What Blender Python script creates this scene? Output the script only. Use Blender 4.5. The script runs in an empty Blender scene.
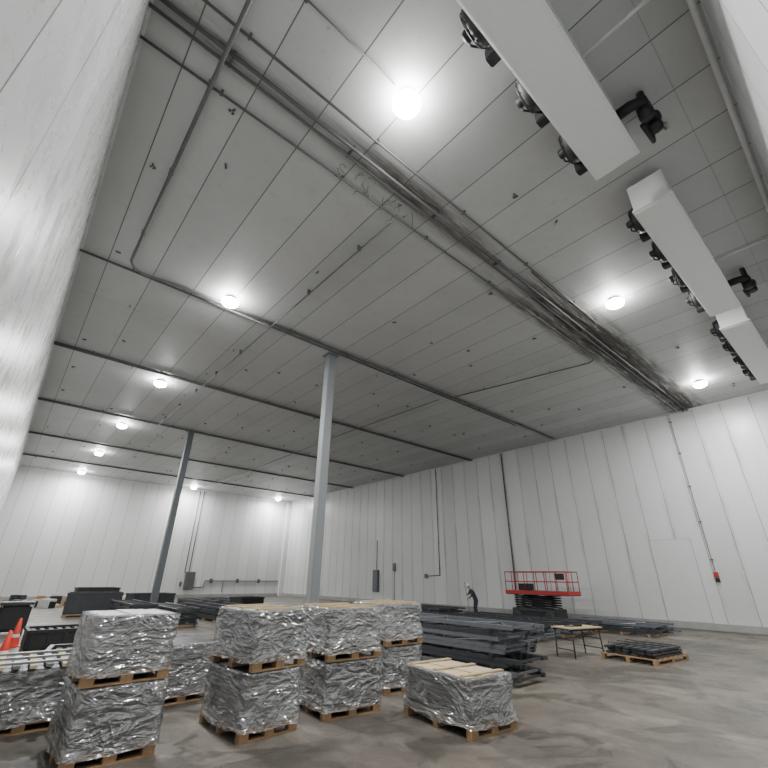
import bpy, bmesh, math, random
from mathutils import Vector, Matrix, noise
random.seed(7)
XL,XR,YN,YB,H=-0.685,25.43,-0.708,46.84,10.27
COL=bpy.context.scene.collection

# ------------------------------------------------------------------ materials
def newmat(name):
    m=bpy.data.materials.new(name); m.use_nodes=True
    nt=m.node_tree; b=nt.nodes.get('Principled BSDF')
    return m,nt,b
def N(nt,t,**k):
    n=nt.nodes.new(t)
    for a,v in k.items(): setattr(n,a,v)
    return n
def math_(nt,op,a,b=None,c=None):
    n=N(nt,'ShaderNodeMath',operation=op)
    for i,v in enumerate((a,b,c)):
        if v is None: continue
        if isinstance(v,(int,float)): n.inputs[i].default_value=v
        else: nt.links.new(v,n.inputs[i])
    return n.outputs[0]
def mixc(nt,fac,a,b,mode='MIX'):
    n=N(nt,'ShaderNodeMix',data_type='RGBA',blend_type=mode)
    for s,v in ((n.inputs[0],fac),(n.inputs[6],a),(n.inputs[7],b)):
        if isinstance(v,(int,float)): s.default_value=v
        elif isinstance(v,tuple): s.default_value=(*v,1) if len(v)==3 else v
        else: nt.links.new(v,s)
    return n.outputs[2]
def coords(nt,scale=(1,1,1)):
    tc=N(nt,'ShaderNodeTexCoord'); mp=N(nt,'ShaderNodeMapping'); mp.inputs['Scale'].default_value=scale
    nt.links.new(tc.outputs['Object'],mp.inputs[0]); return mp.outputs[0]
def noise_(nt,scale,detail=4,vec=None,rough=.55,dist=0):
    n=N(nt,'ShaderNodeTexNoise'); n.inputs['Scale'].default_value=scale; n.inputs['Detail'].default_value=detail
    n.inputs['Roughness'].default_value=rough; n.inputs['Distortion'].default_value=dist
    nt.links.new(vec if vec is not None else coords(nt),n.inputs['Vector']); return n.outputs['Fac']
def maprange(nt,v,a,b,c=0,d=1):
    n=N(nt,'ShaderNodeMapRange'); nt.links.new(v,n.inputs[0])
    for i,x in enumerate((a,b,c,d)): n.inputs[i+1].default_value=x
    return n.outputs[0]
def bump(nt,b,h,s=.3,d=.01):
    n=N(nt,'ShaderNodeBump'); n.inputs['Strength'].default_value=s; n.inputs['Distance'].default_value=d
    nt.links.new(h,n.inputs['Height']); nt.links.new(n.outputs[0],b.inputs['Normal']); return n.outputs[0]
def simple(name,col,rough=.5,metal=0,var=.15,scale=6):
    m,nt,b=newmat(name)
    f=noise_(nt,scale,5)
    c=mixc(nt,f,tuple(x*(1-var) for x in col),tuple(min(1,x*(1+var)) for x in col))
    nt.links.new(c,b.inputs['Base Color']); b.inputs['Roughness'].default_value=rough; b.inputs['Metallic'].default_value=metal
    return m

def panel_mat(name,axis,base,pitch,seam=.012,rough=.4,cross=None,soot=False,dirt=.1,bumpk=.12,embs=(40,40,6),drip=False):
    m,nt,b=newmat(name)
    tc=N(nt,'ShaderNodeTexCoord'); sep=N(nt,'ShaderNodeSeparateXYZ'); nt.links.new(tc.outputs['Object'],sep.inputs[0])
    u=sep.outputs[axis]; s=math_(nt,'DIVIDE',u,pitch); fr=math_(nt,'FRACT',s)
    d=math_(nt,'ABSOLUTE',math_(nt,'SUBTRACT',fr,.5))
    d=math_(nt,'MULTIPLY',math_(nt,'SUBTRACT',.5,d),pitch)   # metres from seam
    sm=maprange(nt,d,seam*.5,seam*1.2,1,0)
    wn=N(nt,'ShaderNodeTexWhiteNoise',noise_dimensions='1D'); nt.links.new(math_(nt,'FLOOR',s),wn.inputs['W'])
    k=math_(nt,'ADD',.92,math_(nt,'MULTIPLY',wn.outputs['Value'],.11))
    if cross:
        for (ax2,p2,st_) in cross:
            f2=math_(nt,'ABSOLUTE',math_(nt,'SUBTRACT',math_(nt,'FRACT',math_(nt,'DIVIDE',sep.outputs[ax2],p2)),.5))
            d2=math_(nt,'MULTIPLY',math_(nt,'SUBTRACT',.5,f2),p2)
            sm=math_(nt,'MAXIMUM',sm,maprange(nt,d2,seam*.4,seam*.9,st_,0))
    big=noise_(nt,.35,6); sm2=noise_(nt,3,6)
    dd=math_(nt,'MULTIPLY',math_(nt,'ADD',maprange(nt,big,.45,.75),maprange(nt,sm2,.55,.85)),dirt)
    c=mixc(nt,dd,base,tuple(x*.6 for x in base))
    if drip:   # grime washing down from the seams
        g=noise_(nt,1.3,6,coords(nt,(3,3,.25)),.7)
        gg=math_(nt,'MULTIPLY',maprange(nt,g,.47,.68),maprange(nt,d,0,.2,.7,0))
        c=mixc(nt,gg,c,tuple(x*.35 for x in base))
    mul=N(nt,'ShaderNodeVectorMath',operation='SCALE'); nt.links.new(c,mul.inputs[0]); nt.links.new(k,mul.inputs[3]); c=mul.outputs[0]
    if soot:
        n1=noise_(nt,2.2,8,coords(nt,(.3,3.5,1)),.75)
        for (yc,w,x0,x1,fo0,fo1,amt) in ((4.85,1.0,9,15,40,50,2.8),(4.9,.55,2.5,4,6.5,9,1.1),(5.6,.4,7,11,15.5,17,1.3),(4.9,.4,-1,0,40,50,.7),(12.2,.35,3,6,25,30,.9)):
            band=maprange(nt,math_(nt,'ABSOLUTE',math_(nt,'SUBTRACT',sep.outputs[1],yc)),w*.1,w,1,0)
            xx=math_(nt,'MULTIPLY',maprange(nt,sep.outputs[0],x0,x1,0,1),maprange(nt,sep.outputs[0],fo0,fo1,amt,0))
            st=math_(nt,'MULTIPLY',math_(nt,'MULTIPLY',band,xx),maprange(nt,n1,.36,.66,0,1))
            cl=N(nt,'ShaderNodeClamp'); nt.links.new(st,cl.inputs[0]); cl.inputs[2].default_value=.93
            c=mixc(nt,cl.outputs[0],c,(.045,.034,.024))
        # grime speckle
        sp=noise_(nt,5,7,coords(nt,(1,1.6,1)),.75); spm=maprange(nt,noise_(nt,.4,3),.42,.65)
        c=mixc(nt,math_(nt,'MULTIPLY',maprange(nt,sp,.61,.73,0,.75),spm),c,(.09,.075,.06))
    c=mixc(nt,sm,c,tuple(x*.2 for x in base))
    nt.links.new(c,b.inputs['Base Color'])
    nt.links.new(maprange(nt,noise_(nt,1.5,5),.3,.7,rough-.06,rough+.1),b.inputs['Roughness'])
    e=noise_(nt,1,3,coords(nt,embs)); e2=noise_(nt,.8,2)
    h=math_(nt,'SUBTRACT',math_(nt,'ADD',math_(nt,'MULTIPLY',e,.4),math_(nt,'MULTIPLY',e2,2)),math_(nt,'MULTIPLY',sm,1.2))
    bump(nt,b,h,bumpk,.02)
    return m
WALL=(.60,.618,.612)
M={}
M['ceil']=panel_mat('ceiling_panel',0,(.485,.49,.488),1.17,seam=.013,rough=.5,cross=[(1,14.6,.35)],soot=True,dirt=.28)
M['wallX']=panel_mat('wall_panel_x',1,WALL,1.17,rough=.34,dirt=.16,embs=(40,40,5),drip=True)
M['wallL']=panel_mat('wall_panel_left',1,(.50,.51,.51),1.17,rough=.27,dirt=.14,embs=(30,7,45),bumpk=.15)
M['wallY']=panel_mat('wall_panel_y',0,WALL,1.17,rough=.4,dirt=.12,embs=(40,40,5))

# floor
m,nt,b=newmat('concrete_floor')
n1=noise_(nt,.25,8,rough=.65); n2=noise_(nt,1.7,8,rough=.7,dist=.6); n3=noise_(nt,30,4)
c=mixc(nt,maprange(nt,n1,.38,.62),(.072,.061,.050),(.150,.131,.108))
c=mixc(nt,maprange(nt,n2,.5,.64,0,.8),c,(.042,.035,.027))
c=mixc(nt,maprange(nt,noise_(nt,.6,6,coords(nt,(1,.35,1)),.7),.52,.68,0,.75),c,(.25,.228,.195))
wet=maprange(nt,noise_(nt,.55,5,coords(nt,(1,1,1)),.6,1.5),.54,.59,0,1)
c=mixc(nt,math_(nt,'MULTIPLY',wet,.6),c,(.036,.031,.025))
c=mixc(nt,maprange(nt,n3,.3,.7,0,.12),c,(.26,.24,.21))
tc=N(nt,'ShaderNodeTexCoord'); sep=N(nt,'ShaderNodeSeparateXYZ'); nt.links.new(tc.outputs['Object'],sep.inputs[0])
j=None
for ax,p in ((0,6.1),(1,5.9)):
    f=math_(nt,'ABSOLUTE',math_(nt,'SUBTRACT',math_(nt,'FRACT',math_(nt,'DIVIDE',sep.outputs[ax],p)),.5))
    d=math_(nt,'MULTIPLY',math_(nt,'SUBTRACT',.5,f),p); s=maprange(nt,d,.006,.016,1,0)
    j=s if j is None else math_(nt,'MAXIMUM',j,s)
c=mixc(nt,math_(nt,'MULTIPLY',j,.55),c,(.025,.022,.019))
nt.links.new(c,b.inputs['Base Color']); nt.links.new(math_(nt,'SUBTRACT',maprange(nt,n2,.3,.7,.4,.62),math_(nt,'MULTIPLY',wet,.16)),b.inputs['Roughness'])
bump(nt,b,math_(nt,'SUBTRACT',math_(nt,'ADD',n3,math_(nt,'MULTIPLY',n2,2)),math_(nt,'MULTIPLY',j,2)),.2,.01)
M['floor']=m

M['trim']=simple('white_trim',(.62,.63,.62),.45)
M['curb']=simple('painted_curb',(.30,.30,.29),.7,0,.3,2)
M['conduit']=simple('galvanised_conduit',(.115,.115,.115),.5,.3)
M['conduit_l']=simple('light_pipe',(.42,.42,.42),.45,.2)
M['soot']=simple('sooty_pipe',(.04,.032,.026),.8)
M['column']=simple('column_paint',(.21,.222,.23),.5,0,.06)
M['column2']=simple('column_primer',(.10,.11,.12),.5,0,.08)
M['evap']=simple('evaporator_housing',(.70,.71,.705),.4,0,.04)
M['doorp']=simple('door_paint',(.58,.597,.592),.38,0,.04)
M['black']=simple('black_plastic',(.012,.012,.013),.6)
M['darksteel']=simple('dark_rack_steel',(.045,.048,.054),.42,.3,.3)
M['bluesteel']=simple('blue_grey_rack_steel',(.135,.145,.16),.4,.3,.25)
M['silver']=simple('galvanised_deck',(.24,.245,.25),.4,.5,.4,7)
M['greysheet']=simple('grey_sheet',(.07,.072,.076),.42,.5,.4,9)
M['cream']=simple('cream_board',(.48,.39,.26),.75,0,.2,4)
M['card']=simple('cardboard',(.40,.31,.19),.8,0,.15,5)
M['red']=simple('red_paint',(.40,.018,.014),.45)
M['orange']=simple('cone_orange',(.62,.035,.018),.5)
M['whitep']=simple('white_plastic',(.6,.6,.6),.4)
M['navy']=simple('navy_cloth',(.03,.035,.055),.9)
M['cloth']=simple('charcoal_cloth',(.045,.045,.05),.9)
M['skin']=simple('skin',(.45,.26,.18),.6)
M['boot']=simple('boot_leather',(.03,.02,.015),.6)
M['rubber']=simple('tyre_rubber',(.03,.03,.03),.8)
m,nt,b=newmat('pallet_wood')
g=noise_(nt,3,8,coords(nt,(6,2,12)),.7)
nt.links.new(mixc(nt,g,(.16,.085,.04),(.46,.30,.16)),b.inputs['Base Color']); b.inputs['Roughness'].default_value=.8
bump(nt,b,g,.3,.005); M['wood']=m
# stretch film : clear plastic (transparent + light haze + sharp gloss, long soft folds)
m,nt,b=newmat('stretch_film'); out=nt.nodes['Material Output']; nt.nodes.remove(b)
vec=coords(nt,(1,1,1.6)); a1=noise_(nt,1.7,2,vec,.4,2.2); a2=noise_(nt,4.0,2,coords(nt,(1,1,2.2)),.4,1.6); a3=noise_(nt,1.4,3)
r1=math_(nt,'ABSOLUTE',math_(nt,'SUBTRACT',a1,.5)); r2=math_(nt,'ABSOLUTE',math_(nt,'SUBTRACT',a2,.5))
hh=math_(nt,'ADD',math_(nt,'MULTIPLY',r1,-3.2),math_(nt,'MULTIPLY',r2,-1.2))
bn=N(nt,'ShaderNodeBump'); bn.inputs['Strength'].default_value=.7; bn.inputs['Distance'].default_value=.07; nt.links.new(hh,bn.inputs['Height'])
tr=N(nt,'ShaderNodeBsdfTransparent'); tr.inputs[0].default_value=(.9,.91,.92,1)
df=N(nt,'ShaderNodeBsdfDiffuse'); df.inputs[0].default_value=(.46,.47,.475,1); nt.links.new(bn.outputs[0],df.inputs['Normal'])
gl=N(nt,'ShaderNodeBsdfGlossy'); gl.inputs['Roughness'].default_value=.10; gl.inputs[0].default_value=(.93,.94,.95,1); nt.links.new(bn.outputs[0],gl.inputs['Normal'])
mx=N(nt,'ShaderNodeMixShader'); cre=math_(nt,'MAXIMUM',maprange(nt,r1,0,.014,.4,0),maprange(nt,r2,0,.012,.2,0))
nt.links.new(math_(nt,'ADD',cre,maprange(nt,a3,.3,.7,.10,.34)),mx.inputs[0]); nt.links.new(tr.outputs[0],mx.inputs[1]); nt.links.new(df.outputs[0],mx.inputs[2])
mx2=N(nt,'ShaderNodeMixShader'); lw=N(nt,'ShaderNodeLayerWeight'); lw.inputs[0].default_value=.35; nt.links.new(bn.outputs[0],lw.inputs['Normal'])
nt.links.new(maprange(nt,lw.outputs['Fresnel'],0,.6,.17,.6),mx2.inputs[0]); nt.links.new(mx.outputs[0],mx2.inputs[1]); nt.links.new(gl.outputs[0],mx2.inputs[2])
nt.links.new(mx2.outputs[0],out.inputs[0]); M['film']=m
# lamp lens
m,nt,b=newmat('lamp_lens'); b.inputs['Base Color'].default_value=(1,1,1,1)
b.inputs['Emission Color'].default_value=(1,1,.98,1); b.inputs['Emission Strength'].default_value=180; M['lens']=m

# ------------------------------------------------------------------ mesh builder
class MB:
    def __init__(s,*mats): s.v=[];s.f=[];s.mi=[];s.sm=[];s.mats=list(mats)
    def k(s,m):
        if m not in s.mats: s.mats.append(m)
        return s.mats.index(m)
    def add(s,vs,fs,m,T=None,smooth=False):
        o=len(s.v); s.v+= [tuple(T@Vector(v)) if T else tuple(v) for v in vs]
        i=s.k(m)
        for f in fs: s.f.append([a+o for a in f]); s.mi.append(i); s.sm.append(smooth)
    def box(s,x0,x1,y0,y1,z0,z1,m,T=None,bev=0):
        if bev<=0:
            vs=[(x,y,z) for z in (z0,z1) for y in (y0,y1) for x in (x0,x1)]
            s.add(vs,[(0,2,3,1),(4,5,7,6),(0,1,5,4),(2,6,7,3),(0,4,6,2),(1,3,7,5)],m,T)
        else:
            bm=bmesh.new(); bmesh.ops.create_cube(bm,size=1)
            for v in bm.verts: v.co=Vector(((x0+x1)/2+v.co.x*(x1-x0),(y0+y1)/2+v.co.y*(y1-y0),(z0+z1)/2+v.co.z*(z1-z0)))
            bmesh.ops.bevel(bm,geom=bm.edges[:],offset=bev,segments=2,affect='EDGES')
            bm.verts.index_update()
            s.add([v.co[:] for v in bm.verts],[[v.index for v in f.verts] for f in bm.faces],m,T); bm.free()
    def tube(s,pts,r,m,seg=8,T=None,r2=None):
        pts=[Vector(p) for p in pts]; rings=[]; n=len(pts); up=None
        for i,p in enumerate(pts):
            t=(pts[min(i+1,n-1)]-pts[max(i-1,0)]).normalized()
            if up is None: up=Vector((0,0,1)) if abs(t.z)<.9 else Vector((1,0,0))
            a=t.cross(up); 
            if a.length<1e-4: a=t.cross(Vector((.3,1,.1)))
            a.normalize(); c=a.cross(t).normalized(); up=c
            rr=r if r2 is None else r+(r2-r)*i/(n-1)
            rings.append([p+(a*math.cos(q)+c*math.sin(q))*rr for q in [2*math.pi*j/seg for j in range(seg)]])
        vs=[v for R in rings for v in R]; fs=[]
        for i in range(n-1):
            for j in range(seg):
                j2=(j+1)%seg; fs.append((i*seg+j,i*seg+j2,(i+1)*seg+j2,(i+1)*seg+j))
        fs.append(list(range(seg))[::-1]); fs.append([(n-1)*seg+j for j in range(seg)])
        s.add(vs,fs,m,T,seg>6)
    def lathe(s,prof,m,seg=20,T=None):
        vs=[(r*math.cos(2*math.pi*j/seg),r*math.sin(2*math.pi*j/seg),z) for r,z in prof for j in range(seg)]; fs=[]
        for i in range(len(prof)-1):
            for j in range(seg):
                j2=(j+1)%seg; fs.append((i*seg+j,i*seg+j2,(i+1)*seg+j2,(i+1)*seg+j))
        s.add(vs,fs,m,T,True)
    def obj(s,name,parent=None,loc=(0,0,0),rz=0):
        me=bpy.data.meshes.new(name); me.from_pydata(s.v,[],s.f); me.update()
        for m in s.mats: me.materials.append(M[m])
        me.polygons.foreach_set('material_index',s.mi); me.polygons.foreach_set('use_smooth',s.sm); me.update()
        o=bpy.data.objects.new(name,me); COL.objects.link(o); o.location=loc; o.rotation_euler[2]=rz
        if parent: o.parent=parent
        return o
def empty(name,loc,rz=0):
    e=bpy.data.objects.new(name,None); COL.objects.link(e); e.location=loc; e.rotation_euler[2]=rz; e.empty_display_size=.3; return e
def arc(cx,cy,z,r,a0,a1,n=6):
    return [(cx+r*math.cos(a0+(a1-a0)*i/n),cy+r*math.sin(a0+(a1-a0)*i/n),z) for i in range(n+1)]

# ------------------------------------------------------------------ room shell
t=.25
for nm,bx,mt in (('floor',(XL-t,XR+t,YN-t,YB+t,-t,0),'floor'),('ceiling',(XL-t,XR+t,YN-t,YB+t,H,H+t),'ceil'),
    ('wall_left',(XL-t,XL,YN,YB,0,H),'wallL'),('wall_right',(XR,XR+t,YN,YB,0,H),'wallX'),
    ('wall_back',(XL,XR,YB,YB+t,0,H),'wallY'),('wall_near',(XL,XR,YN-t,YN,0,H),'wallY')):
    b_=MB(); b_.box(*bx,mt); b_.obj(nm)
b_=MB(); b_.box(XR-.16,XR-.002,YN,YB,0,.3,'curb',bev=.03); b_.obj('baseboard_right')
b_=MB(); b_.box(XL,XR-.16,YB-.14,YB-.002,0,.28,'curb',bev=.03); b_.obj('baseboard_back')
b_=MB(); b_.box(XL+.002,XL+.12,YN,YB-.14,0,.28,'curb',bev=.03); b_.obj('baseboard_left')
b_=MB(); b_.box(XR-.07,XR-.002,YN,YB,H-.07,H-.002,'trim'); b_.obj('trim_1')
b_=MB(); b_.box(XL,XR-.07,YB-.07,YB-.002,H-.07,H-.002,'trim'); b_.obj('trim_2')
b_=MB(); b_.box(XL+.002,XL+.05,YN,YB-.07,H-.05,H-.002,'trim'); b_.obj('trim_3')
b_=MB(); b_.box(XR-.5,XR-.01,YB-.45,YB-.01,0,H-.08,'trim',bev=.02); b_.obj('trim_4')

# flush insulated door in right wall
b_=MB(); y0,y1,zt=6.4,8.2,3.9
b_.box(XR-.02,XR-.001,y0,y1,.31,zt,'doorp',bev=.005)
for a in ((y0-.025,y0-.005,.31,zt+.025),(y1+.005,y1+.025,.31,zt+.025)): b_.box(XR-.024,XR-.001,a[0],a[1],a[2],a[3],'conduit_l')
b_.box(XR-.024,XR-.001,y0-.025,y1+.025,zt+.005,zt+.025,'conduit_l')
b_.obj('door_1')

# ------------------------------------------------------------------ ceiling pipes
def pipe(name,pts,r=.03,m='conduit',dbl=0,clamps=True,m2=None):
    b_=MB(); b_.tube(pts,r,m)
    if dbl:
        b_.tube([(p[0],p[1]+dbl,p[2]) for p in pts],r*.8,m2 or m)
    if clamps:
        for i in range(len(pts)-1):
            a,c=Vector(pts[i]),Vector(pts[i+1]); L=(c-a).length
            if L<2.5: continue
            k=max(1,int(L/2.4)); d=(c-a).normalized(); T=Matrix.Rotation(math.atan2(d.y,d.x),4,'Z')
            for q in range(k):
                p=a+d*(L*(q+.5)/k); w=.10+abs(dbl)
                yo=dbl/2 if abs(d.x)>.5 else 0
                TT=Matrix.Translation((p.x,p.y+yo,0))@T
                b_.box(-.02,.02,-w/2,w/2,p.z-.01,H-.004,m,TT)
    return b_.obj(name)
zc=H-.07; zl=H-.17
PN='electrical_conduit'
pipe(PN,[(XL+.01,4.85,zc),(XR-.01,4.85,zc)],.038,dbl=.2)
pipe(PN,[(XL+.01,4.42,zc),(13.3,4.35,zc)]+[(13.45,4.35,zc-.03),(13.5,4.35,zc-.12)],.026)
pipe(PN,[(.5,YN+.25,zl)]+[(.5,11.6,zl)]+arc(1.0,11.6,zl,.5,math.pi,math.pi/2)[1:]+[(2.0,12.1,zc),(24.8,12.1,zc)],.04)
pipe(PN,[(XL+.01,12.32,zc),(20.5,12.32,zc),(20.9,12.36,zc-.02)],.035)
for y in (19.05,26.6,34.05,41.2): pipe(PN,[(XL+.01,y,zc),(XR-.01,y,zc)],.045,dbl=.16)
pipe(PN,[(XL+.01,5.62,zc),(15.9,5.55,zc)]+arc(15.9,6.0,zc,.45,-math.pi/2,-.15)[1:]+[(15.0,11.95,zc)],.026)
pipe(PN,[(5.1,5.75,zl),(5.1,26.45,zl)],.022)
pipe(PN,[(XL+.01,3.35,H-.05),(3.05,3.35,H-.05)],.016)
pipe(PN,[(14.5,12.6,zl),(14.2,20,zl),(14.2,41,zl)],.02,clamps=False)
b_=MB()
for i in range(6):
    y=4.45+i*.17; pts=[]
    if abs(y-4.85)<.06 or abs(y-5.05)<.06: y+=.09
    x=9.5+(i*37%7)*1.1
    while x<XR-.6:
        pts.append((x,y+random.uniform(-.03,.03),H-.05-.03*(i%2)+random.uniform(-.015,.015))); x+=.8
    b_.tube(pts,.018,'soot',6)
for i in range(14):
    x=random.uniform(15,24.3); y=random.uniform(4.4,5.2); L=random.uniform(.3,.9); b_.tube([(x,y,H-.1),(x+L*.5,y+.03,H-.15),(x+L,y,H-.09)],.014,'soot',5)
b_.obj('sooty_cable_bundle')
b_=MB()
for i in range(16):
    x=random.uniform(3.2,5.4); y=5.2+random.uniform(0,.35); pts=[(x,y,H-.03)]
    for k in range(4): pts.append((pts[-1][0]+random.uniform(-.12,.15),pts[-1][1]+random.uniform(-.05,.12),pts[-1][2]-random.uniform(.0,.05)))
    b_.tube(pts,.006,'soot',5)
b_.obj('loose_wire_strands')
b_=MB()
for ix in range(0,21):
    for iy in range(0,13):
        if random.random()<.4: continue
        x=1.17*ix+random.choice([.15,.2,1.0]); y=1.6+iy*3.4+random.uniform(-.9,.9)+(ix%2)*1.2
        if y>YB-.6 or x>XR-.5 or abs(y-4.8)<.9 or y<2.4 or abs(x-3.45)<.4: continue
        T=Matrix.Translation((x,y,0))@Matrix.Rotation(random.uniform(0,3),4,'Z')
        b_.box(-.065,.065,-.016,.016,H-.04,H-.002,'conduit',T)
        if random.random()<.6: b_.box(.02,.06,-.06,.06,H-.03,H-.002,'conduit',T)
        if random.random()<.5: b_.tube([(0,0,H-.03),(.04,.03,H-.13)],.011,'conduit_l',5,T)
b_.obj('hanger_clips')

# ------------------------------------------------------------------ lamps
PW=600
for i,(x,y) in enumerate([(3.4,3.4),(3.4,11.7),(12.7,3.4),(3.5,20.1),(3.5,28.2),(3.6,36.5),(3.6,44.9),(13.3,45.0),(22.9,45.2),(21.8,3.4)]):
    e=empty('high_bay_lamp',(x,y,H))
    b_=MB()
    b_.lathe([(0,-.004),(.10,-.004),(.10,-.07),(.2,-.09),(.215,-.12),(.215,-.15),(.20,-.15)],'whitep',24)
    for k in range(12):
        a=k*math.pi/6; b_.box(.10,.19,-.006,.006,-.085,-.03,'conduit_l',Matrix.Rotation(a,4,'Z'))
    b_.obj('housing',e)
    b_=MB(); b_.lathe([(.225,-.145),(.262,-.165),(.265,-.20),(.235,-.26),(.15,-.31),(.0,-.33)],'lens',24); b_.obj('lens',e)
    l=bpy.data.lights.new('lamp_light','AREA'); l.shape='DISK'; l.size=.42; l.energy=PW; l.color=(1,1,.985)
    lo=bpy.data.objects.new('lamp_light',l); COL.objects.link(lo); lo.parent=e; lo.location=(0,0,-.345)

# ------------------------------------------------------------------ evaporators
def evap(x0,x1,y0=.8,y1=1.55,nf=4):
    zb,zt=H-1.0,H-.22
    e=empty('evaporator_unit',((x0+x1)/2,(y0+y1)/2,zb)); ox,oy=(x0+x1)/2,(y0+y1)/2
    T=Matrix.Translation((-ox,-oy,-zb))
    b_=MB()
    b_.box(x0,x1,y0,y1,zb+.08,zt,'evap',T,.015)
    b_.box(x0-.03,x1+.03,y0-.04,y1+.03,zb+.03,zb+.09,'evap',T,.01)
    b_.box(x0+.02,x1-.02,y0,y1,zb,zb+.04,'evap',T,.012)
    n=4
    for k in range(1,n): 
        x=x0+(x1-x0)*k/n; b_.box(x-.003,x+.003,y0-.045,y1+.034,zb+.026,zb+.032,'conduit_l',T)
    for x in (x0+.2,(x0+x1)/2,x1-.2):
        for y in (y0+.06,y1-.06): b_.tube([(x,y,zt-.01),(x,y,H-.01)],.014,'conduit_l',6,T)
    b_.obj('housing',e)
    b_=MB()
    for k in range(nf):
        x=x0+(x1-x0)*(k+.5)/nf; zc_=(zb+zt)/2+.02
        TT=T@Matrix.Translation((x,y1,zc_))@Matrix.Rotation(-math.pi/2,4,'X')
        b_.lathe([(.33,0),(.33,.10),(.30,.17),(.27,.17),(.27,0)],'black',20,TT)
        for q in range(5):
            R=TT@Matrix.Rotation(q*2*math.pi/5,4,'Z')@Matrix.Translation((0,0,.05))@Matrix.Rotation(.5,4,'X')
            b_.add([(.05,-.05,0),(.25,-.09,0),(.26,.07,0),(.05,.04,0),(.05,-.05,.008),(.25,-.09,.008),(.26,.07,.008),(.05,.04,.008)],[(0,3,2,1),(4,5,6,7),(0,1,5,4),(1,2,6,5),(2,3,7,6),(3,0,4,7)],'black',R)
        b_.lathe([(0,.34),(.08,.34),(.10,.3),(.10,.14),(.08,.02)],'black',12,TT)
        for rr in (.1,.17,.24,.29):
            b_.tube([(rr*math.cos(a),rr*math.sin(a),.19+.05*(1-rr/.3)) for a in [i*math.pi/9 for i in range(19)]],.011,'black',5,TT)
        for q in range(6): b_.tube([(.08*math.cos(q*1.047+.4),.08*math.sin(q*1.047+.4),.24),(.31*math.cos(q*1.047+.4),.31*math.sin(q*1.047+.4),.15)],.016,'black',5,TT)
        b_.lathe([(.0,.004),(.27,.004)],'black',20,TT)
        b_.box(x+.36,x+.55,y1,y1+.24,zb+.16,zb+.42,'black',T,.02)
        b_.tube([(x+.36,y1+.12,zb+.3),(x+.1,y1+.3,zb+.3),(x,y1+.3,zc_)],.02,'black',6,T)
    b_.obj('fans',e)
    b_=MB(); xe=x1-.15; yy=y0-.38
    b_.tube([(xe-.45,y0,zt-.25),(xe-.45,y0-.2,zt-.25),(xe-.4,yy,zt-.25),(xe-.1,yy,zt-.2),(xe+.25,yy,zt-.15)],.10,'black',10,T)
    b_.tube([(xe-.2,yy,zt-.2),(xe-.2,yy,zt+.05),(xe-.2,yy,H-.03)],.065,'black',10,T)
    b_.lathe([(0,0),(.13,0),(.13,.06),(.1,.07),(.1,.2),(.15,.21),(.15,.32),(0,.32)],'black',12,T@Matrix.Translation((xe+.2,yy,zt-.40)))
    b_.lathe([(0,0),(.12,0),(.12,.28),(0,.28)],'black',12,T@Matrix.Translation((xe-.25,yy+.02,zt-.50)))
    b_.tube([(xe-.1,yy+.14,zt-.45),(xe+.5,yy+.12,zt-.35),(xe+.55,yy+.1,zt-.05)],.04,'black',8,T)
    b_.tube([(xe+.25,yy,zt-.15),(xe+.6,yy-.1,zt-.1),(xe+.78,yy-.1,zt+.05),(xe+.8,yy-.1,H-.03)],.025,'conduit',8,T)
    b_.lathe([(0,0),(.06,0),(.06,.12),(0,.12)],'conduit_l',10,T@Matrix.Translation((xe+.8,yy-.1,H-.14)))
    b_.obj('valve_piping',e)
    b_=MB(); xp=x0+(x1-x0)*.66
    b_.tube([(xp,y0,H-.45),(xp,YN+.22,H-.45)],.035,'whitep',10,T); b_.obj('drain_pipe',e)
evap(1.0,6.95,.83,1.58); evap(8.4,14.3,.72,1.42); evap(15.4,21.4,.72,1.42)
pipe('refrigerant_pipe',[(XL+.05,YN+.12,H-.32),(XR-.02,YN+.12,H-.32)],.05,'whitep',clamps=False)
pipe('refrigerant_pipe',[(XL+.05,YN+.1,H-.12),(XR-.02,YN+.1,H-.12)],.03,'conduit_l',clamps=False)

# ------------------------------------------------------------------ columns
def column(x,y,m):
    b_=MB(); w=.165
    b_.box(-w,w,-w,w,.03,H-.03,m,bev=.02); b_.box(-.28,.28,-.28,.28,0,.03,m); b_.box(-.26,.26,-.26,.26,H-.03,H-.004,m)
    for a in (-1,1):
        for c in (-1,1): b_.lathe([(0,.08),(.022,.08),(.022,.03)],'conduit',6,Matrix.Translation((a*.23,c*.23,0)))
    return b_.obj('steel_column',loc=(x,y,0))
column(8.07,12.75,'column'); column(7.1,26.95,'column2')

# ------------------------------------------------------------------ wall fixtures
def vconduit(name,y,z0,r=.035,m='conduit',extra=None):
    b_=MB(); b_.tube([(XR-.05,y,z0),(XR-.05,y,H-.08)],r,m)
    for k in range(5):
        z=z0+.5+k*(H-z0-1)/4; b_.box(XR-.06,XR-.003,y-.06,y+.06,z-.02,z+.02,m)
    if extra: extra(b_)
    return b_.obj(name)
vconduit(PN,16.45,.31,.042)
vconduit(PN,22.8,2.2,.028,'conduit',lambda b:(b.tube([(XR-.05,22.8,2.2),(XR-.05,24.2,2.15)],.028,'conduit'),b.box(XR-.1,XR-.003,24.1,24.35,2.0,2.3,'conduit')))
vconduit('fire_alarm_pull_station',5.75,2.45,.010,'conduit',lambda b:(b.box(XR-.1,XR-.003,5.66,5.84,2.2,2.42,'red',bev=.01),b.box(XR-.07,XR-.003,5.67,5.83,2.0,2.16,'black')))
b_=MB(); b_.box(XR-.2,XR-.003,29.8,30.5,.9,2.6,'bluesteel',bev=.02); b_.box(XR-.22,XR-.2,29.86,30.44,.96,2.54,'bluesteel'); b_.tube([(XR-.06,30.1,2.6),(XR-.06,30.1,5)],.03,'conduit'); b_.obj('electrical_cabinet')
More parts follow.
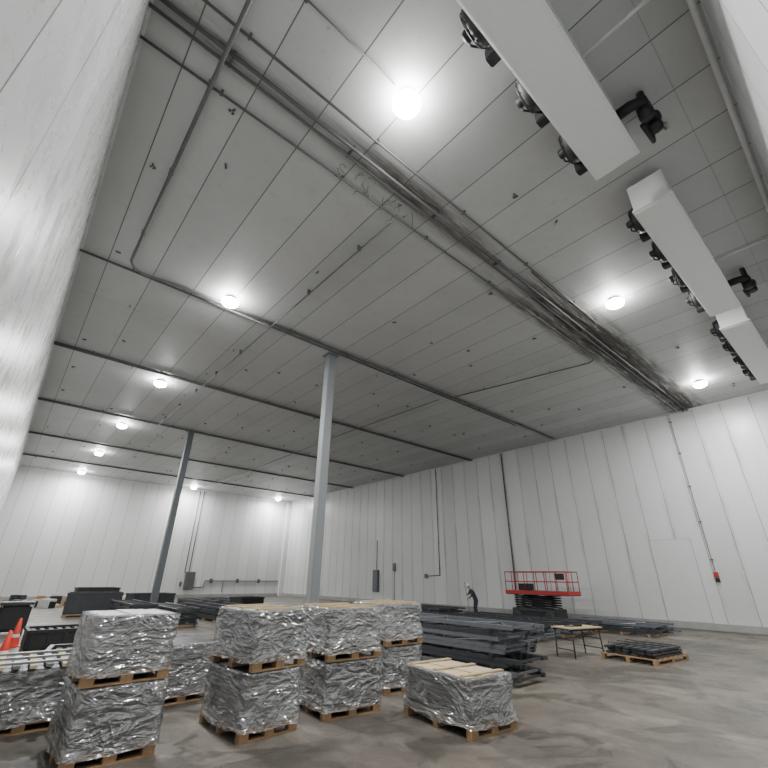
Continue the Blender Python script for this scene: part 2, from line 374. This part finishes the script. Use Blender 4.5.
b_=MB(); b_.box(XR-.12,XR-.003,27.7,28.0,2.5,3.1,'conduit',bev=.01); b_.tube([(XR-.05,27.85,2.5),(XR-.05,27.85,.31)],.02,'conduit'); b_.obj('control_box')
b_=MB(); b_.box(14.7,15.6,YB-.25,YB-.003,.7,2.3,'bluesteel',bev=.02); b_.box(14.75,15.12,YB-.27,YB-.25,.75,2.2,'conduit'); b_.box(15.18,15.55,YB-.27,YB-.25,.75,2.2,'conduit')
for x in (14.6,15.0): b_.tube([(x,YB-.05,2.2),(x,YB-.05,H-.1)],.035,'conduit')
b_.box(14.3,14.5,YB-.12,YB-.003,1.0,1.4,'conduit'); b_.obj('electrical_cabinet')
b_=MB(); b_.tube([(15.65,YB-.06,.9),(16.6,YB-.06,.9),(16.7,YB-.06,1.5),(XR-.55,YB-.06,1.5)],.045,'conduit')
for x in (17.2,20,22.4): b_.box(x,x+.25,YB-.14,YB-.003,1.3,1.7,'conduit')
b_.tube([(18.6,YB-.06,1.5),(18.6,YB-.06,.4)],.03,'conduit'); b_.obj(PN)

# ------------------------------------------------------------------ pallets & wrapped stacks
def pallet(b_,w,d,z,T):
    for k in range(7):
        x=-w/2+(w-.09)*k/6; b_.box(x,x+.09,-d/2,d/2,z+.118,z+.14,'wood',T)
    for y in (-d/2,-.05,d/2-.1):
        b_.box(-w/2,w/2,y,y+.1,z+.096,z+.118,'wood',T); b_.box(-w/2,w/2,y,y+.1,z,z+.022,'wood',T)
        for x in (-w/2,-.07,w/2-.14): b_.box(x,x+.14,y,y+.1,z+.022,z+.096,'wood',T)
def shell(w,d,z0,z1,seed,flare=.02,amp=.026):
    r=.03; per=[]
    n=32
    def side(ax,ay,bx,by,n): return [(ax+(bx-ax)*i/n,ay+(by-ay)*i/n) for i in range(n)]
    hw,hd=w/2,d/2
    per+=side(-hw+r,-hd,hw-r,-hd,n)+side(hw,-hd+r,hw,hd-r,n)+side(hw-r,hd,-hw+r,hd,n)+side(-hw,hd-r,-hw,-hd+r,n)
    nz=28; P_=len(per); vs=[]; fs=[]
    for j in range(nz+1):
        tz=j/nz
        for (x,y) in per:
            z=z0+(z1-z0)*tz
            if j==0: z+=.035*noise.noise(Vector((x*3,y*3,seed)))   # ragged lower hem
            L=math.hypot(x,y); nx,ny=x/L,y/L
            sl=(x+y)*.5
            q=Vector((x*1.4+seed*9,y*1.4,(z+sl*.6)*2.2)); 
            rid=max(0,1-abs(noise.noise(q))*2.6)
            q2=Vector((x*2.2+seed*5,y*2.2,(z-sl*1.1)*3.4)); rid2=max(0,1-abs(noise.noise(q2))*2.6)
            sag=noise.noise(Vector((x*1.1,y*1.1,seed*3+z)))*.02
            waist=-.015*math.sin(math.pi*tz)
            o=flare*(1-tz)**4+amp*rid+amp*.5*rid2+sag+waist+.008
            o*=1-.5*tz**8
            vs.append((x+nx*o,y+ny*o,z+noise.noise(q*1.3)*.01))
    for j in range(nz):
        for i in range(P_):
            i2=(i+1)%P_; fs.append((j*P_+i,j*P_+i2,(j+1)*P_+i2,(j+1)*P_+i))
    o=len(vs)
    for (x,y) in per:
        k=.88+.08*noise.noise(Vector((x*4,y*4,seed))); vs.append((x*k,y*k,z1+.012+.01*noise.noise(Vector((x*9,y*9,seed)))))
    for i in range(P_):
        i2=(i+1)%P_; fs.append((nz*P_+i,nz*P_+i2,o+i2,o+i))
    return vs,fs
def stack(name,cx,cy,w,d,tiers,rz=0,top='cream',contents='silver',seed=1):
    e=empty(name,(cx,cy,0),rz); z=0; rnd=random.Random(seed)
    for ti,h in enumerate(tiers):
        dx,dy,da=(0,0,0) if ti==0 else (rnd.uniform(-.05,.05),rnd.uniform(-.04,.04),rnd.uniform(-.06,.06))
        T=Matrix.Translation((dx,dy,0))@Matrix.Rotation(da,4,'Z')
        b_=MB(); pallet(b_,w,d,z,T); b_.obj('pallet_%d'%(ti+1),e)
        b_=MB(); zz=z+.142; top_z=z+h; k=0
        while zz+.07<top_z-.02:
            th=rnd.choice([.035,.05,.07]); th=min(th,top_z-zz-.03)
            ox,oy=rnd.uniform(-.02,.02),rnd.uniform(-.02,.02)
            m_=contents if rnd.random()<.65 else 'greysheet'
            b_.box(-w/2+.05+ox,w/2-.05+ox,-d/2+.05+oy,d/2-.05+oy,zz,zz+th,m_,T,.006)
            for q in range(6):
                x=-w/2+.08+(w-.2)*q/5; b_.box(x,x+.045,-d/2+.06,d/2-.06,zz+th,zz+th+.014,'greysheet',T)
            zz+=th+.014; k+=1
        last=ti==len(tiers)-1
        for q in range(5):
            x=-w/2+.03+(w-.06)/5*q
            b_.box(x,x+(w-.06)/5-.012,-d/2+.03+rnd.uniform(-.02,.03),d/2-.03+rnd.uniform(-.03,.02),zz+.001,zz+.018+rnd.uniform(0,.01),top if last else 'greysheet',T)
        if last and top=='cream':
            for q in range(3):
                y=-d/2+.12+(d-.32)*q/2; b_.box(-w/2+.04,w/2-.04,y,y+.09,zz+.028,zz+.046,'card',T)
        b_.obj('load_%d'%(ti+1),e)
        b_=MB(); vs,fs=shell(w,d,z+.10,zz+.015,seed+ti*3.7); b_.add(vs,fs,'film',T,True); b_.obj('stretch_film_%d'%(ti+1),e)
        z=zz+.035
    return e
SN='shrink_wrapped_pallet_stack'
stack(SN,1.66,7.25,.98,1.05,(.80,.80),.03,'whitep',seed=1)
stack(SN,3.50,7.05,.90,1.25,(.76,.76),.06,'cream',seed=2)
stack(SN,5.07,7.05,1.05,1.2,(.77,.78),-.12,'cream',seed=3)
stack(SN,6.75,7.65,.98,1.15,(.76,.76),-.05,'cream',seed=4)
stack(SN,6.15,5.27,.97,1.47,(.73,),-.08,'cream',seed=5)
stack(SN,3.1,9.6,1.2,1.4,(.9,),.05,'greysheet',seed=6)
e=stack(SN,.95,9.3,1.65,1.3,(.75,),-.05,'greysheet',seed=7)
b_=MB()
for q in range(9): b_.box(-.85+q*.19,-.85+q*.19+.09,-.75+random.uniform(-.1,.1),.75,.77,.81,'silver' if q%2 else 'cream')
for q in range(3): b_.box(-.85,.85,-.6+q*.5,-.53+q*.5,.81,.84,'silver')
b_.obj('slats',e)

# ------------------------------------------------------------------ rack frame bundles
def frame(b_,x,y0,y1,w,z,m,T=None,braces=True):
    h=.08
    b_.box(x,x+.09,y0,y1,z,z+h,m,T); b_.box(x+w-.09,x+w,y0,y1,z,z+h,m,T)
    if braces:
        L=y1-y0; n=max(2,int(L/.8))
        for k in range(n+1):
            y=y0+.05+(L-.1)*k/n; b_.box(x+.09,x+w-.09,y-.02,y+.02,z+.02,z+h-.02,m,T)
        for k in range(n):
            ya,yb=y0+.05+(L-.1)*k/n,y0+.05+(L-.1)*(k+1)/n
            if k%2: ya,yb=yb,ya
            b_.tube([(x+.09,ya,z+h/2),(x+w-.09,yb,z+h/2)],.018,m,4,T)
def frames(name,x0,y0,y1,w,nlay,ncol,m='bluesteel',rz=0,jit=.25,seed=0):
    rnd=random.Random(seed); e=empty(name,(x0,y0,0),rz); b_=MB()
    W=ncol*(w+.06)
    for k in range(4):
        y=.4+(y1-y0-.8)*k/3; b_.box(-.05,W,y-.05,y+.05,0,.09,'wood')
    z=.091
    for l in range(nlay):
        for c in range(ncol):
            j=rnd.uniform(-jit,jit); mm=m if rnd.random()<.6 else 'darksteel'
            frame(b_,c*(w+.06)+rnd.uniform(-.02,.02),j,y1-y0+j*.5,w,z,mm)
        z+=.085
        if l%2==1 and l<nlay-1:
            for k in range(3):
                y=.4+(y1-y0-.8)*k/2; b_.box(-.05,W,y-.04,y+.04,z,z+.06,'darksteel')
            z+=.061
    b_.obj('frames',e); return e
FN='rack_frame_bundle'
frames(FN,8.7,6.0,12.0,1.05,9,1,seed=1)
frames(FN,10.2,6.8,12.6,1.05,8,1,seed=2)
frames(FN,11.6,7.9,13.5,1.05,5,1,seed=3)
frames(FN,14.5,9.3,15.5,1.1,4,2,seed=4)
frames(FN,17.4,9.0,15.0,1.1,4,2,seed=5)
frames(FN,20.4,7.0,10.9,1.0,3,2,seed=6)
frames(FN,17.4,16.0,22.0,1.0,5,2,seed=12)
frames(FN,4.9,21.5,26,1.0,7,1,seed=8,m='darksteel')
frames(FN,6.3,20.5,25.5,1.05,6,1,seed=9,m='darksteel')
frames(FN,8.6,21.5,26.5,1.05,5,2,seed=10,m='darksteel')
frames(FN,10.8,30,35,1.05,4,3,seed=11,m='darksteel')

def crate(name,x,y,w,d,h,m='darksteel',rz=0):
    e=empty(name,(x,y,0),rz); b_=MB(); pallet(b_,w,d,0,None); b_.obj('pallet',e); b_=MB(); z=.142
    b_.box(-w/2,w/2,-d/2,d/2,z,z+.05,m)
    for s_ in (-1,1):
        b_.box(-w/2,w/2,s_*d/2-.02,s_*d/2+.02,z+.05,h,m); b_.box(s_*w/2-.02,s_*w/2+.02,-d/2+.02,d/2-.02,z+.05,h,m)
    b_.box(-w/2-.04,w/2+.04,-d/2-.04,-d/2+.04,h-.06,h+.02,m); b_.box(-w/2-.04,w/2+.04,d/2-.04,d/2+.04,h-.06,h+.02,m)
    for s_ in (-1,1): b_.box(s_*w/2-.04,s_*w/2+.04,-d/2+.04,d/2-.04,h-.06,h+.02,m)
    for k in range(4):
        xx=-w/2+.1+(w-.2)*k/3; b_.box(xx-.03,xx+.03,-d/2-.045,-d/2-.02,z+.05,h-.06,m)
    for k in range(6):
        xx=-w/2+.1+(w-.3)*k/5; b_.box(xx,xx+.1,-d/2+.05,d/2-.05,h-.15,h-.03,'black')
    b_.obj('bin',e)
crate('steel_crate',1.9,16.3,1.3,1.2,.6,'black'); crate('steel_crate',3.3,13.7,1.2,1.2,.5,'darksteel',.3)
crate('steel_crate',2.0,12.2,1.2,1.1,.55,'greysheet',-.2)
crate('steel_crate',4.6,28.6,2.4,1.4,1.1,'darksteel',-.1); crate('steel_crate',7.5,29.3,2.2,1.4,1.0,'darksteel',.1)
crate('steel_crate',5.5,34,2.2,1.4,1.2,'black'); crate('steel_crate',12.5,27.2,1.6,1.2,.8,'black',.2)
b_=MB(); b_.box(-.45,.45,-.45,.45,.12,.95,'black',bev=.08); b_.box(-.5,.5,-.5,.5,.95,1.05,'greysheet',bev=.03)
for a in (-.35,.35): b_.tube([(a-.04,-.42,.11),(a+.04,-.42,.11)],.11,'rubber',12); b_.tube([(a-.04,.35,.11),(a+.04,.35,.11)],.11,'rubber',12)
b_.tube([(-.4,.45,.85),(-.4,.6,.95),(.4,.6,.95),(.4,.45,.85)],.02,'black'); b_.obj('wheeled_waste_bin',loc=(1.1,21.6,0))
for cx_,cy_ in ((.8,14.6),(1.15,18.2)):
    b_=MB(); b_.box(-.2,.2,-.2,.2,0,.03,'orange',bev=.01); b_.lathe([(.15,.03),(.11,.25)],'orange'); b_.lathe([(.112,.25),(.095,.33)],'whitep'); b_.lathe([(.096,.33),(.03,.74),(.0,.75)],'orange'); b_.obj('traffic_cone',loc=(cx_,cy_,0))
b_=MB()
for i in range(80):
    x=random.uniform(.6,10); y=random.uniform(36,45); s_=random.uniform(.1,.45)
    T=Matrix.Translation((x,y,0))@Matrix.Rotation(random.uniform(0,3),4,'Z')
    b_.box(-s_,s_,-s_*.6,s_*.6,0,random.uniform(.05,.6),random.choice(['card','wood','whitep','black','darksteel','cream']),T,.01)
b_.obj('packing_debris')

# ------------------------------------------------------------------ folding table
b_=MB(); w,d,h=1.35,.75,.75
b_.box(-w/2,w/2,-d/2,d/2,h-.035,h,'card',bev=.01); b_.box(-w/2+.05,w/2-.05,-d/2+.05,-d/2+.07,h-.08,h-.035,'black'); b_.box(-w/2+.05,w/2-.05,d/2-.07,d/2-.05,h-.08,h-.035,'black')
for sx in (-1,1):
    x=sx*(w/2-.12)
    for sy in (-1,1): b_.tube([(x,sy*(d/2-.07),h-.04),(x+sx*.04,sy*(d/2-.05),0)],.018,'black')
    b_.tube([(x+sx*.03,-(d/2-.06),.2),(x+sx*.03,d/2-.06,.2)],.013,'black'); b_.tube([(x,-.1,h-.05),(0,-.1,h-.3)],.01,'black') ; 
    b_.tube([(x+sx*.02,-(d/2-.06),.45),(x+sx*.02,d/2-.06,.45)],.013,'black')
b_.box(-.1,.15,-.1,.05,h,h+.06,'black',bev=.01); b_.tube([(-.4,.1,h+.02),(-.2,-.1,h+.02)],.02,'greysheet')
b_.obj('folding_table',loc=(13.7,6.95,0),rz=-.25)

e=empty('pallet_of_rack_parts',(14.75,5.6,0),-.1); b_=MB(); pallet(b_,1.9,1.5,0,None); b_.obj('pallet',e); b_=MB()
for l in range(3):
    for q in range(6):
        y=-.68+q*.23; b_.box(-.85+random.uniform(-.1,.1),.8+random.uniform(-.1,.1),y,y+.16,.142+l*.07,.142+l*.07+.055,'greysheet' if (q+l)%3 else 'darksteel',None,.008)
for q in range(3): b_.tube([(-.5+q*.5,-.72,.25),(-.5+q*.5,-.7,.37),(-.5+q*.5,.72,.37),(-.5+q*.5,.74,.25)],.012,'black',5)
b_.obj('parts',e)

# ------------------------------------------------------------------ scissor lift
e=empty('scissor_lift',(22.65,13.4,0),0); b_=MB()
b_.box(-.6,.6,-1.25,1.25,.22,.62,'darksteel',bev=.03); b_.box(-.62,.62,-1.0,1.0,.3,.5,'black',bev=.02)
for sx in (-1,1):
    for sy in (-.95,.95): b_.lathe([(0,-.09),(.12,-.09),(.25,-.09),(.27,-.05),(.27,.05),(.25,.09),(0,.09)],'rubber',20,Matrix.Translation((sx*.62,sy,.27))@Matrix.Rotation(math.pi/2,4,'Y'))
b_.obj('chassis',e); b_=MB()
z=.66
for k in range(5):
    for sx in (-.45,.45):
        b_.tube([(sx,-1.1,z),(sx,1.1,z+.11)],.035,'black',6); b_.tube([(sx*.88,1.1,z),(sx*.88,-1.1,z+.11)],.035,'black',6)
    b_.tube([(-.45,0,z+.055),(.45,0,z+.055)],.025,'black',6); z+=.115
b_.obj('scissor_arms',e); b_=MB()
b_.box(-.65,.65,-2.1,1.5,1.26,1.32,'darksteel'); b_.box(-.66,.66,-2.12,1.52,1.30,1.46,'red') 
b_.box(-.6,.6,-2.05,1.45,1.46,1.465,'greysheet')
for zz in (1.9,2.38):
    b_.tube([(-.63,-2.08,zz),(-.63,1.48,zz),(.63,1.48,zz),(.63,-2.08,zz),(-.63,-2.08,zz)],.024,'red')
for sx in (-.63,.63):
    for y in (-2.08,-1.5,-.9,-.3,.3,.9,1.48): b_.tube([(sx,y,1.46),(sx,y,2.38)],.022,'red')
for sy in (-2.08,1.48): b_.tube([(0,sy,1.46),(0,sy,2.38)],.022,'red')
b_.box(-.62,-.4,-1.9,-1.5,2.0,2.3,'black',bev=.02); b_.box(-.3,.3,.3,.9,1.47,1.8,'black',bev=.02)
b_.obj('platform',e)

# ------------------------------------------------------------------ worker
def skin_mesh(name,verts,edges,radii,root,sub=2):
    me=bpy.data.meshes.new(name); me.from_pydata(verts,edges,[]); o=bpy.data.objects.new(name,me); COL.objects.link(o)
    md=o.modifiers.new('s','SKIN'); md.use_smooth_shade=True
    for i,r in enumerate(radii): me.skin_vertices[0].data[i].radius=(r,r) if not isinstance(r,tuple) else r
    for v in me.skin_vertices[0].data: v.use_root=False
    me.skin_vertices[0].data[root].use_root=True
    s_=o.modifiers.new('ss','SUBSURF'); s_.levels=sub; s_.render_levels=sub
    dg=bpy.context.evaluated_depsgraph_get(); dg.update(); nm=bpy.data.meshes.new_from_object(o.evaluated_get(dg)); bpy.data.objects.remove(o)
    return nm
def worker(loc,rz):
    e=empty('worker',loc,rz)
    V=[];E=[];Rr=[]
    def a(p,r,par=None):
        V.append(p);Rr.append(r)
        if par is not None: E.append((par,len(V)-1))
        return len(V)-1
    pel=a((0,0,.93),(.15,.12)); sp=a((.07,0,1.08),(.145,.115),pel); ch=a((.19,0,1.27),(.17,.13),sp); nb=a((.28,0,1.40),.085,ch); nk=a((.33,0,1.47),.055,nb); hd=a((.37,0,1.53),.06,nk)
    hands={}
    for s,(el,wr) in ((1,((.36,.30,1.12),(.54,.22,.96))),(-1,((.3,-.32,1.16),(.47,-.17,1.19)))):
        sh=a((.24,s*.17,1.36),.075,ch); s2=a((.25,s*.21,1.33),.068,sh); e1=a(el,.045,s2); w=a(wr,.03,e1); hands[s]=wr
        h1=a((-.02,s*.09,.86),.1,pel); kn=a((.07,s*.13,.49),.065,h1); cf=a((.04,s*.135,.33),.06,kn); an=a((0,s*.14,.1),.045,cf); hl=a((.04,s*.145,.055),.05,an); to=a((.19,s*.16,.045),.042,hl)
    me=skin_mesh('body',V,E,Rr,0)
    me.materials.clear()
    for k in ('cloth','navy','boot','skin'): me.materials.append(M[k])
    for p in me.polygons:
        c=p.center; p.material_index=1 if c.z<.93 and c.x<.25 and abs(c.y)<.26 else 0
        if c.z<.14: p.material_index=2
        if c.x>.3 and abs(c.y)<.08 and c.z>1.44: p.material_index=3
        p.use_smooth=True
    o=bpy.data.objects.new('body',me); COL.objects.link(o); o.parent=e
    b_=MB(); HT=Matrix.Translation((.42,0,1.60))@Matrix.Rotation(.55,4,'Y')
    vs=[];fs=[];n=20;mm=14
    for i in range(mm+1):
        th=math.pi*i/mm
        for j in range(n):
            ph=2*math.pi*j/n; x=math.sin(th)*math.cos(ph); y=math.sin(th)*math.sin(ph); z=math.cos(th)
            rx,ry,rz_=.098,.076,.118
            if z<0: ry*=1+.25*z; rx*=1+.12*z
            px,py,pz=x*rx,y*ry,z*rz_
            if x>.75 and abs(y)<.25: 
                if -.35<z<.05: px+=.022*(1-abs(y)*4)*(1-(z+.1)**2*6)
                if -.75<z<-.6: px+=.006
            if x>.6 and .05<z<.25 and .15<abs(y)<.55: px-=.008
            vs.append((px,py,pz))
    for i in range(mm):
        for j in range(n): j2=(j+1)%n; fs.append((i*n+j,(i+1)*n+j,(i+1)*n+j2,i*n+j2))
    b_.add(vs,fs,'skin',HT,True)
    for s in (-1,1):
        b_.lathe([(0,.012),(.01,.006),(.012,0),(.01,-.006),(0,-.012)],'whitep',10,HT@Matrix.Translation((.083,s*.03,.012)))
        b_.lathe([(0,.006),(.006,0),(0,-.006)],'black',8,HT@Matrix.Translation((.094,s*.03,.012)))
        b_.lathe([(0,.03),(.015,.018),(.018,0),(.012,-.02),(0,-.03)],'skin',10,HT@Matrix.Translation((0,s*.078,-.005)))
    b_.box(.083,.092,-.022,.022,-.062,-.055,'red',HT)
    b_.lathe([(.088,-.03),(.097,.02),(.095,.05)],'boot',16,HT@Matrix.Translation((-.018,0,0)))
    b_.obj('head',e)
    b_=MB(); b_.lathe([(.118,.03),(.122,.05),(.115,.1),(.085,.145),(.04,.165),(0,.17)],'whitep',20,HT@Matrix.Translation((-.005,0,0)))
    b_.lathe([(.118,.03),(.15,.028),(.15,.035),(.118,.04)],'whitep',20,HT@Matrix.Translation((.012,0,0))); b_.obj('hard_hat',e)
    A=Vector((.60,.26,.90)); B=Vector((.50,-.11,1.20)); D=(B-A).normalized()
    t0=(.03-A.z)/D.z
    b_=MB(); b_.tube([A+D*t0,B+D*1.0],.014,'greysheet',8)
    b_.obj('pole',e)
    for s,C in ((1,A),(-1,B)):
        W=Vector(hands[s]); v=(C-W).normalized(); side=D
        V=[];E=[];Rr=[]
        a0=a(tuple(W),.028); a1=a(tuple(W+v*.04),.034,a0)
        nrm=v.cross(side).normalized()
        base=W+v*((C-W).length-.02)+nrm*.022
        for k,(off,ln) in enumerate(((-.033,.9),(-.011,1.0),(.011,.95),(.033,.75))):
            p0=base+side*off; i0=a(tuple(p0),.011,a1)
            p1=p0+v*.034*ln; i1=a(tuple(p1),.0095,i0)
            p2=p1-nrm*.03*ln+v*.01; i2=a(tuple(p2),.009,i1)
            p3=p2-nrm*.012-v*.022*ln; a(tuple(p3),.0075,i2)
        p0=W+v*.035-side*.02; i0=a(tuple(p0-side*.015-nrm*.01),.0115,a1); i1=a(tuple(p0-side*.022-nrm*.022+v*.025),.010,i0); a(tuple(p0-side*.005-nrm*.028+v*.045),.0085,i1)
        me=skin_mesh('hand',V,E,Rr,0,1); me.materials.clear(); me.materials.append(M['skin'])
        o=bpy.data.objects.new('hand_l' if s>0 else 'hand_r',me); COL.objects.link(o); o.parent=e
        for p in me.polygons: p.use_smooth=True
worker((21.7,16.8,0),math.radians(150))

# ------------------------------------------------------------------ camera
f,pi_,ro,ya=412.33,math.radians(25.15),.0132,.7111
F=Vector((math.cos(pi_)*math.sin(ya),math.cos(pi_)*math.cos(ya),math.sin(pi_))); R=Vector((math.cos(ya),-math.sin(ya),0)); U=R.cross(F)
R2=R*math.cos(ro)+U*math.sin(ro); U2=U*math.cos(ro)-R*math.sin(ro)
cd=bpy.data.cameras.new('camera'); cam=bpy.data.objects.new('camera',cd); COL.objects.link(cam)
mt=Matrix((R2,U2,-F)).transposed().to_4x4(); mt.translation=Vector((0,0,2)); cam.matrix_world=mt
cd.sensor_width=36; cd.sensor_fit='HORIZONTAL'; cd.lens=f/768*36; cd.clip_start=.05; cd.clip_end=200
bpy.context.scene.camera=cam
w=bpy.data.worlds.new('World'); bpy.context.scene.world=w; w.use_nodes=True; w.node_tree.nodes['Background'].inputs[0].default_value=(.02,.02,.02,1)
